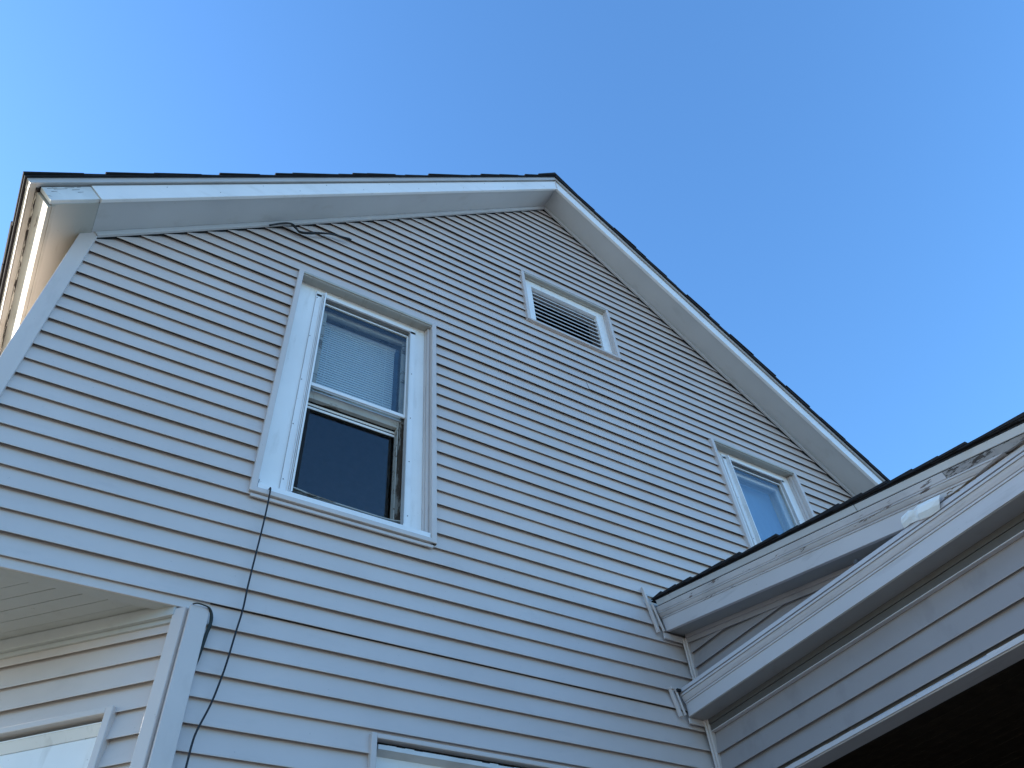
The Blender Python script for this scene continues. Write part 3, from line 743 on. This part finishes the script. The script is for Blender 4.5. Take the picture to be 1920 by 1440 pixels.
MB().box(PX-.022, PX-.0105, 2.968, 2.980, 1.99, 2.322).build('trim_strip', 'jtrim', pwall, .003)
# lower moulding strip and beam
bm = MB(); bm.box(PX-.004, PX+.112, PE+.1, 2.95, 1.400, 1.4255)
beam = bm.build('beam', 'wing', porch, .003, label='porch beam with flaking grey paint')
a = MB(); n = 60
for k in range(n):
    ya = PE+.1 + (2.95-PE-.1)*k/n; yb = PE+.1 + (2.95-PE-.1)*(k+1)/n
    rot = max(0, 1 - abs((ya-1.75)/.45)); h = rnd.uniform(0, .004) + rnd.uniform(0, .009) * rot
    a.prism([(PX-.012, ya, 1.405), (PX-.012+h*.5, ya, 1.427-h), (PX, ya, 1.430), (PX, ya, 1.405)], [(PX-.012, yb, 1.405), (PX-.012+h*.5, yb, 1.427-h), (PX, yb, 1.430), (PX, yb, 1.405)])
a.build('moulding', 'wing', beam, label='whitish flaking strip along the beam')
# cornice profile (x, z), extruded along y
def cprofile(name, mat, pr, y0, y1, parent, cut=None, bev=.0012, label=None):
    a = MB(); a.prism([(x, y0, z) for x, z in pr], [(x, y1, z) for x, z in pr]); return a.build(name, mat, parent, bev, label=label)
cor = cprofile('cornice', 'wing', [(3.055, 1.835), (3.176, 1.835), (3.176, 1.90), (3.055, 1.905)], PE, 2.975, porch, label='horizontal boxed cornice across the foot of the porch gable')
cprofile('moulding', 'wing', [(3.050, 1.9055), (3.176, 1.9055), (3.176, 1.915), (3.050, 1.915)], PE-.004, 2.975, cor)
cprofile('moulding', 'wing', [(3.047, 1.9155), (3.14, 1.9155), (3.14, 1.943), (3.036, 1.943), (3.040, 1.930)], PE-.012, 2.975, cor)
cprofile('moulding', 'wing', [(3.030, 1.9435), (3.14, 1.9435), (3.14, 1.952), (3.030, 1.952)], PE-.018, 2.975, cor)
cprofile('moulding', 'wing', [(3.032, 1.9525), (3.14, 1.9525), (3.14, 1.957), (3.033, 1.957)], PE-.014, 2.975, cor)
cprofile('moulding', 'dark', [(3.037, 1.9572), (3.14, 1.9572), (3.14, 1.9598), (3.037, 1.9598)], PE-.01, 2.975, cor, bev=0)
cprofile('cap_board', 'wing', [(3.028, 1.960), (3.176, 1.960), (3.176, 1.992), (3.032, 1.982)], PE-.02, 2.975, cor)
for (zc, hh) in ((1.986, .006),):
    MB().box(3.036, 3.052, 1.676, 1.698, zc, zc+.018).build('nail', 'screw', cor, .002)
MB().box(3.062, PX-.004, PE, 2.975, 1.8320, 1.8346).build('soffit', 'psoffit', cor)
MB().box(3.055, PX, 2.9755, 2.984, 1.800, 1.8315).build('trim_strip', 'jtrim', cor, .002)
# end strips on the house wall
def slat3(name, mat, parent, a, b, wdt, y0, y1):
    mb = MB(); mb.prism([(a[0], y0, a[1]), (a[0]+wdt, y0, a[1]), (b[0]+wdt, y0, b[1]), (b[0], y0, b[1])], [(a[0], y1, a[1]), (a[0]+wdt, y1, a[1]), (b[0]+wdt, y1, b[1]), (b[0], y1, b[1])])
    return mb.build(name, mat, parent, .0015)
slat3('end_trim', 'jtrim', cor, (3.000, 1.830), (2.968, 1.985), .015, 2.974, 2.994)
slat3('end_trim', 'jtrim', cor, (3.022, 1.834), (2.992, 1.975), .008, 2.962, 2.973)
MB().box(2.968, 3.028, 2.964, 2.973, 1.972, 1.988).build('end_trim', 'jtrim', cor, .002)
MB().box(2.995, 3.022, 2.950, 2.9635, 1.958, 1.972).build('end_gap', 'dark', cor)
# rake: profile at the house (x, z3), each line dies onto the cornice top
def rake_piece(name, mat, pr, parent, ztop=1.990, bev=.0012, label=None, y1=2.974, ymin=None):
    A = [(x, y1, zr(y1, z)) for x, z in pr]
    B = []
    for x, z in pr:
        ye = 3 - (z - ztop) / SLP
        ye = max(ye, PE - .02 if ymin is None else ymin)
        B.append((x, ye, zr(ye, z)))
    a = MB(); a.prism(A, B); return a.build(name, mat, parent, bev, label=label)
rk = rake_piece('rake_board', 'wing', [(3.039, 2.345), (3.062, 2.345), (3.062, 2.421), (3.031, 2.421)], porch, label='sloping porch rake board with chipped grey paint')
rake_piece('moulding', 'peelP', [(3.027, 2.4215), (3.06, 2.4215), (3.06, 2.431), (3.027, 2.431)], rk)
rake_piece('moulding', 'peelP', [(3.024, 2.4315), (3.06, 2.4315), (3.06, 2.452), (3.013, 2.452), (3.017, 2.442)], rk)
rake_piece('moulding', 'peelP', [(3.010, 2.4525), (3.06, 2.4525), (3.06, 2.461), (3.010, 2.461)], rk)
m_ = 1.55
# the crown is sound near the house and rots away towards the front corner
def two(name, pr):
    y_s = 1.12
    a = MB(); a.prism([(x, 2.974, zr(2.974, z)) for x, z in pr], [(x, y_s, zr(y_s, z)) for x, z in pr]); a.build(name, 'peelP', rk, .001)
    a = MB(); n = 14; ys = [y_s - .002 - (y_s - .5) * k / n for k in range(n+1)]
    for ya, yb in zip(ys[:-1], ys[1:]):
        ja = rnd.uniform(0, .006); 
        def P(x, y, z): return (x + ja * (1 if z < pr[0][1]+.01 else .3), y, max(zr(y, z), 1.985))
        a.prism([P(x, ya, z) for x, z in pr], [P(x, yb, z) for x, z in pr])
    a.build(name, 'rotten', rk, label='rotten end of the crown moulding with splintered paint')
two('moulding', [(3.008, 2.4615), (3.06, 2.4615), (3.06, 2.493), (3.000, 2.493)])
rake_piece('gap', 'dark', [(3.006, 2.4935), (3.06, 2.4935), (3.06, 2.499), (3.006, 2.499)], rk, bev=0)
# metal drip edge of the porch in lengths with lapped joints
ys = [2.955, 2.834, 2.389, 1.545, 1.33, PE-.02]
ys = [2.955, 2.834, 1.545, PE-.02]
for i, (ya, yb) in enumerate(zip(ys[:-1], ys[1:])):
    a = MB(); e = .0015 * (i % 2)
    pr = [(3.003-e, 2.4995), (3.03, 2.4995), (3.03, 2.533), (2.995-e, 2.533)]
    a.prism([(x, ya, zr(ya, z)) for x, z in pr], [(x, yb+.002, zr(yb+.002, z)) for x, z in pr]); a.build('drip_edge', 'metal', rk, .002)
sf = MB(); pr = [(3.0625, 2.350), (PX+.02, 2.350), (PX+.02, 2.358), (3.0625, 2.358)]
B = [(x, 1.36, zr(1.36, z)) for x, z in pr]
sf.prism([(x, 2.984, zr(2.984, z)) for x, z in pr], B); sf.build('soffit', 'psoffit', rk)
sf = MB(); pr = [(PX-.012, 2.325), (PX-.0005, 2.325), (PX-.0005, 2.349), (PX-.012, 2.349)]
sf.prism([(x, 2.956, zr(2.956, z)) for x, z in pr], [(x, 1.45, zr(1.45, z)) for x, z in pr]); sf.build('frieze', 'siding_shaded', rk, .001)
sf = MB(); pr = [(PX-.008, 2.296), (PX-.0005, 2.296), (PX-.0005, 2.3245), (PX-.008, 2.3245)]
sf.prism([(x, 2.956, zr(2.956, z)) for x, z in pr], [(x, 1.55, zr(1.55, z)) for x, z in pr]); sf.build('frieze', 'siding_shaded', rk, .001)
MB().box(3.02, PX-.012, 2.975, 2.984, 2.292, 2.330).build('trim_strip', 'jtrim', rk, .002)
slat3('end_trim', 'jtrim', rk, (2.982, 2.325), (2.930, 2.612), .014, 2.974, 2.994)
slat3('end_trim', 'jtrim', rk, (3.012, 2.328), (2.968, 2.500), .009, 2.960, 2.973)
MB().box(2.96, 3.3, 2.978, 2.990, 2.560, 2.574).build('step_flashing', 'metal', rk, .002)
# roof deck, shingles along the rake
pr = [(3.0, 2.534), (PR, 2.534), (PR, 2.440), (3.065, 2.440)]
a = MB(); pr = [(2.995, 2.5335), (PR, 2.5335), (PR, 2.541), (2.995, 2.541)]
a.prism([(x, 2.99, zr(2.99, z)) for x, z in pr], [(x, PE-.06, zr(PE-.06, z)) for x, z in pr])
pr = [(3.07, 2.42), (PR-.05, 2.42), (PR-.05, 2.533), (3.07, 2.533)]
a.prism([(x, 2.985, zr(2.985, z)) for x, z in pr], [(x, PE+.0, zr(PE+.0, z)) for x, z in pr])
proof = a.build('roof', 'shingle', porch)
y = PE - .05; k = 0; ca = 1
while y < 2.90:
    ye = min(2.975, y + .30); o = rnd.uniform(-.008, .006); th = rnd.uniform(.010, .016)
    a = MB(); x0 = 2.982 + o; x1 = x0 + .32
    a.prism([(x0, y, zr(y, 2.552)), (x1, y, zr(y, 2.552)), (x1, y, zr(y, 2.552)+th), (x0, y, zr(y, 2.552)+th)],
            [(x0, ye, zr(ye, 2.5415)), (x1, ye, zr(ye, 2.5415)), (x1, ye, zr(ye, 2.547)), (x0, ye, zr(ye, 2.547))])
    a.build('shingle', 'shingle', proof)
    y += .128; k += 1
a = MB(); y = PE - .05; r = 0
while y < 2.90:
    ye = min(2.975, y + .30); x = 3.31 + (r % 2) * .15
    while x < PR:
        a.prism([(x, y, zr(y, 2.552)), (x+.29, y, zr(y, 2.552)), (x+.29, y, zr(y, 2.563)), (x, y, zr(y, 2.563))],
                [(x, ye, zr(ye, 2.5415)), (x+.29, ye, zr(ye, 2.5415)), (x+.29, ye, zr(ye, 2.547)), (x, ye, zr(ye, 2.547))]); x += .30
    y += .128; r += 1
tag(a.build('shingles', 'shingle', proof), kind='stuff')
# porch body: ceiling, front and far walls, floor
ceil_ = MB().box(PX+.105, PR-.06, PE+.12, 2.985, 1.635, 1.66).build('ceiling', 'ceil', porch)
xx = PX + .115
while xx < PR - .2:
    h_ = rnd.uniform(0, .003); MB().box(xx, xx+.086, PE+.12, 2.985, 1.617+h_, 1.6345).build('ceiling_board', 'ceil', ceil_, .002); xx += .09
MB().box(PX+.09, PR, PE+.02, PE+.10, -1.0, 1.9).build('front_wall', 'siding_shaded', porch)
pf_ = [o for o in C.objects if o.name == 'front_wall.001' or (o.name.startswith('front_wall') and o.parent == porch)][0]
siding(pf_, (0, PE-.001, 0), (1, 0, 0), (0, -1, 0), [-.98 + .1005 * k for k in range(28)], 1.84, lambda z: PX + .125, lambda z: PR - .01, [], 'siding_shaded')
MB().box(PX-.1, PR+.05, PE-.045, PE-.022, 1.83, 1.955).build('fascia', 'wing', proof, .003)
MB().box(PR-.06, PR, PE+.101, 2.985, -1.0, 1.9).build('far_wall', 'siding_shaded', porch)
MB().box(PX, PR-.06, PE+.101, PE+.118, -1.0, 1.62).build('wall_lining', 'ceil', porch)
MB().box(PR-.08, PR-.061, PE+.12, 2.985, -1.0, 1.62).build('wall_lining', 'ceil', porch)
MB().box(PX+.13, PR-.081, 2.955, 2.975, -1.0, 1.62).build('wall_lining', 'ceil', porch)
MB().box(PX, PR, PE, 2.98, -1.15, -1.0).build('floor', 'brown', porch)
MB().box(PX-.0, PX+.11, PE+.02, PE+.14, -1.0, 1.40).build('post', 'wing', porch, .004)
MB().box(PX+.01, PX+.10, 2.87, 2.952, -1.0, 1.40).build('post', 'wing', porch, .004)
MB().box(PX+.6, PR-.1, 2.90, 2.954, 1.30, 1.42).build('door_head', 'brown', porch)
MB().box(PX+.6, PX+.68, 2.90, 2.954, -1.0, 1.30).build('door_jamb', 'brown', porch)

# ---------------------------------------------------------------- loose things
c1 = [(.642, 3.02, 2.545), (.642, 2.985, 2.535), (.642, 2.965, 2.516), (.643, 2.965, 2.396), (.640, 2.965, 2.262), (.635, 2.965, 2.123), (.630, 2.965, 1.971), (.629, 2.965, 1.861), (.620, 2.965, 1.754), (.611, 2.965, 1.636),
      (.602, 2.965, 1.556), (.584, 2.965, 1.447), (.556, 2.965, 1.343), (.549, 2.965, 1.288), (.547, 2.965, 1.209), (.54, 2.965, .9), (.53, 2.96, .3), (.53, 2.96, -1.0), (.6, 2.9, -1.58)]
a = MB(); a.tube(catmull(c1, 5), .0040, 8); o = a.build('hanging_cable', 'black', smooth=True)
tag(o, 'thin black cable hanging from the large window sill down the siding', 'cable')
c2 = [(.430, 2.968, 1.836), (.447, 2.962, 1.8405), (.475, 2.962, 1.838), (.496, 2.966, 1.833), (.511, 2.972, 1.812), (.5165, 2.975, 1.775), (.511, 2.978, 1.725), (.506, 2.982, 1.664), (.500, 2.985, 1.605), (.492, 2.99, 1.573), (.480, 2.995, 1.52)]
pp = catmull(c2, 5); a = MB(); a.tube(pp, [.003 + .0042 * min(1, max(0, (i-12)/10)) * (1 if i < 40 else .8) for i in range(len(pp))], 8)
tag(a.build('bent_cable', 'green', smooth=True), 'thick dark cable looping out behind the corner post', 'cable')
c3 = [(.29, 2.966, 4.690), (.373, 2.964, 4.782), (.428, 2.962, 4.812), (.464, 2.968, 4.790), (.496, 2.972, 4.769), (.559, 2.974, 4.808), (.63, 2.974, 4.868), (.704, 2.974, 4.918), (.782, 2.974, 4.943), (.855, 2.976, 4.963)]
a = MB(); a.tube(catmull(c3, 5), .0065, 8)
wr = a.build('loose_wire', 'black', smooth=True); tag(wr, 'short black wires dangling below the left rake soffit', 'wire')
a = MB(); a.tube(catmull([(.426, 2.963, 4.805), (.483, 2.96, 4.762), (.537, 2.958, 4.783), (.589, 2.956, 4.822), (.662, 2.955, 4.868), (.758, 2.955, 4.905), (.837, 2.957, 4.936)], 5), .005, 8)
a.build('strand', 'black', wr, smooth=True)
# bent sheet metal scrap on the cornice
rows = [[(3.026, 1.400, 1.983), (3.014, 1.394, 1.998), (3.008, 1.386, 2.012), (3.010, 1.380, 2.024)],
        [(3.020, 1.360, 1.980), (3.006, 1.350, 1.999), (3.003, 1.342, 2.016), (3.006, 1.336, 2.027)],
        [(3.024, 1.330, 1.976), (3.016, 1.324, 1.996), (3.010, 1.320, 2.010), (3.008, 1.316, 2.018)],
        [(3.020, 1.310, 1.966), (3.004, 1.304, 1.986), (3.001, 1.294, 2.006), (3.006, 1.288, 2.021)],
        [(3.024, 1.268, 1.957), (3.008, 1.256, 1.978), (3.004, 1.240, 2.000), (3.008, 1.232, 2.013)],
        [(3.026, 1.222, 1.958), (3.014, 1.206, 1.972), (3.008, 1.192, 1.990), (3.010, 1.182, 2.003)]]
a = MB(); nr, nc = len(rows), 4
vs = [p for r in rows for p in r] + [(p[0]+.002, p[1], p[2]-.001) for r in rows for p in r]; K = nr*nc
fs = []
for i in range(nr-1):
    for j in range(nc-1):
        q = (i*nc+j, i*nc+j+1, (i+1)*nc+j+1, (i+1)*nc+j); fs += [q, tuple(K+t for t in q[::-1])]
for i in range(nr-1):
    fs += [(i*nc, (i+1)*nc, K+(i+1)*nc, K+i*nc), (i*nc+3, K+i*nc+3, K+(i+1)*nc+3, (i+1)*nc+3)]
for j in range(nc-1):
    fs += [(j, K+j, K+j+1, j+1), ((nr-1)*nc+j, (nr-1)*nc+j+1, K+(nr-1)*nc+j+1, K+(nr-1)*nc+j)]
a.add(vs, fs); tag(a.build('metal_scrap', 'foil'), 'crumpled white sheet metal scrap wedged on top of the porch cornice', 'scrap')
# nest debris between cornice and rake
a = MB()
for k in range(420):
    y = rnd.uniform(.62, 1.20); f = (1.2 - y) / .58
    x = 3.030 + rnd.uniform(0, .06); z = 1.984 + abs(rnd.gauss(0, .010 + .012 * f))
    L = rnd.uniform(.02, .09) * (1 + f); t = rnd.gauss(0, .35); e = rnd.gauss(.05, .3)
    dx, dy, dz = L * .25 * math.sin(t), -L * math.cos(t), L * .35 * math.sin(e)
    r = rnd.uniform(.0006, .0018)
    a.tube([(x, y, z), (x+dx*.5+rnd.uniform(-.004, .004), y+dy*.5, z+dz*.5+rnd.uniform(-.003, .004)), (x+dx, y+dy, z+dz)], r, 4)
tag(a.build('nest_debris', 'twig'), 'dry twigs and straw stuffed between the porch rake and cornice', 'debris', kind='stuff')
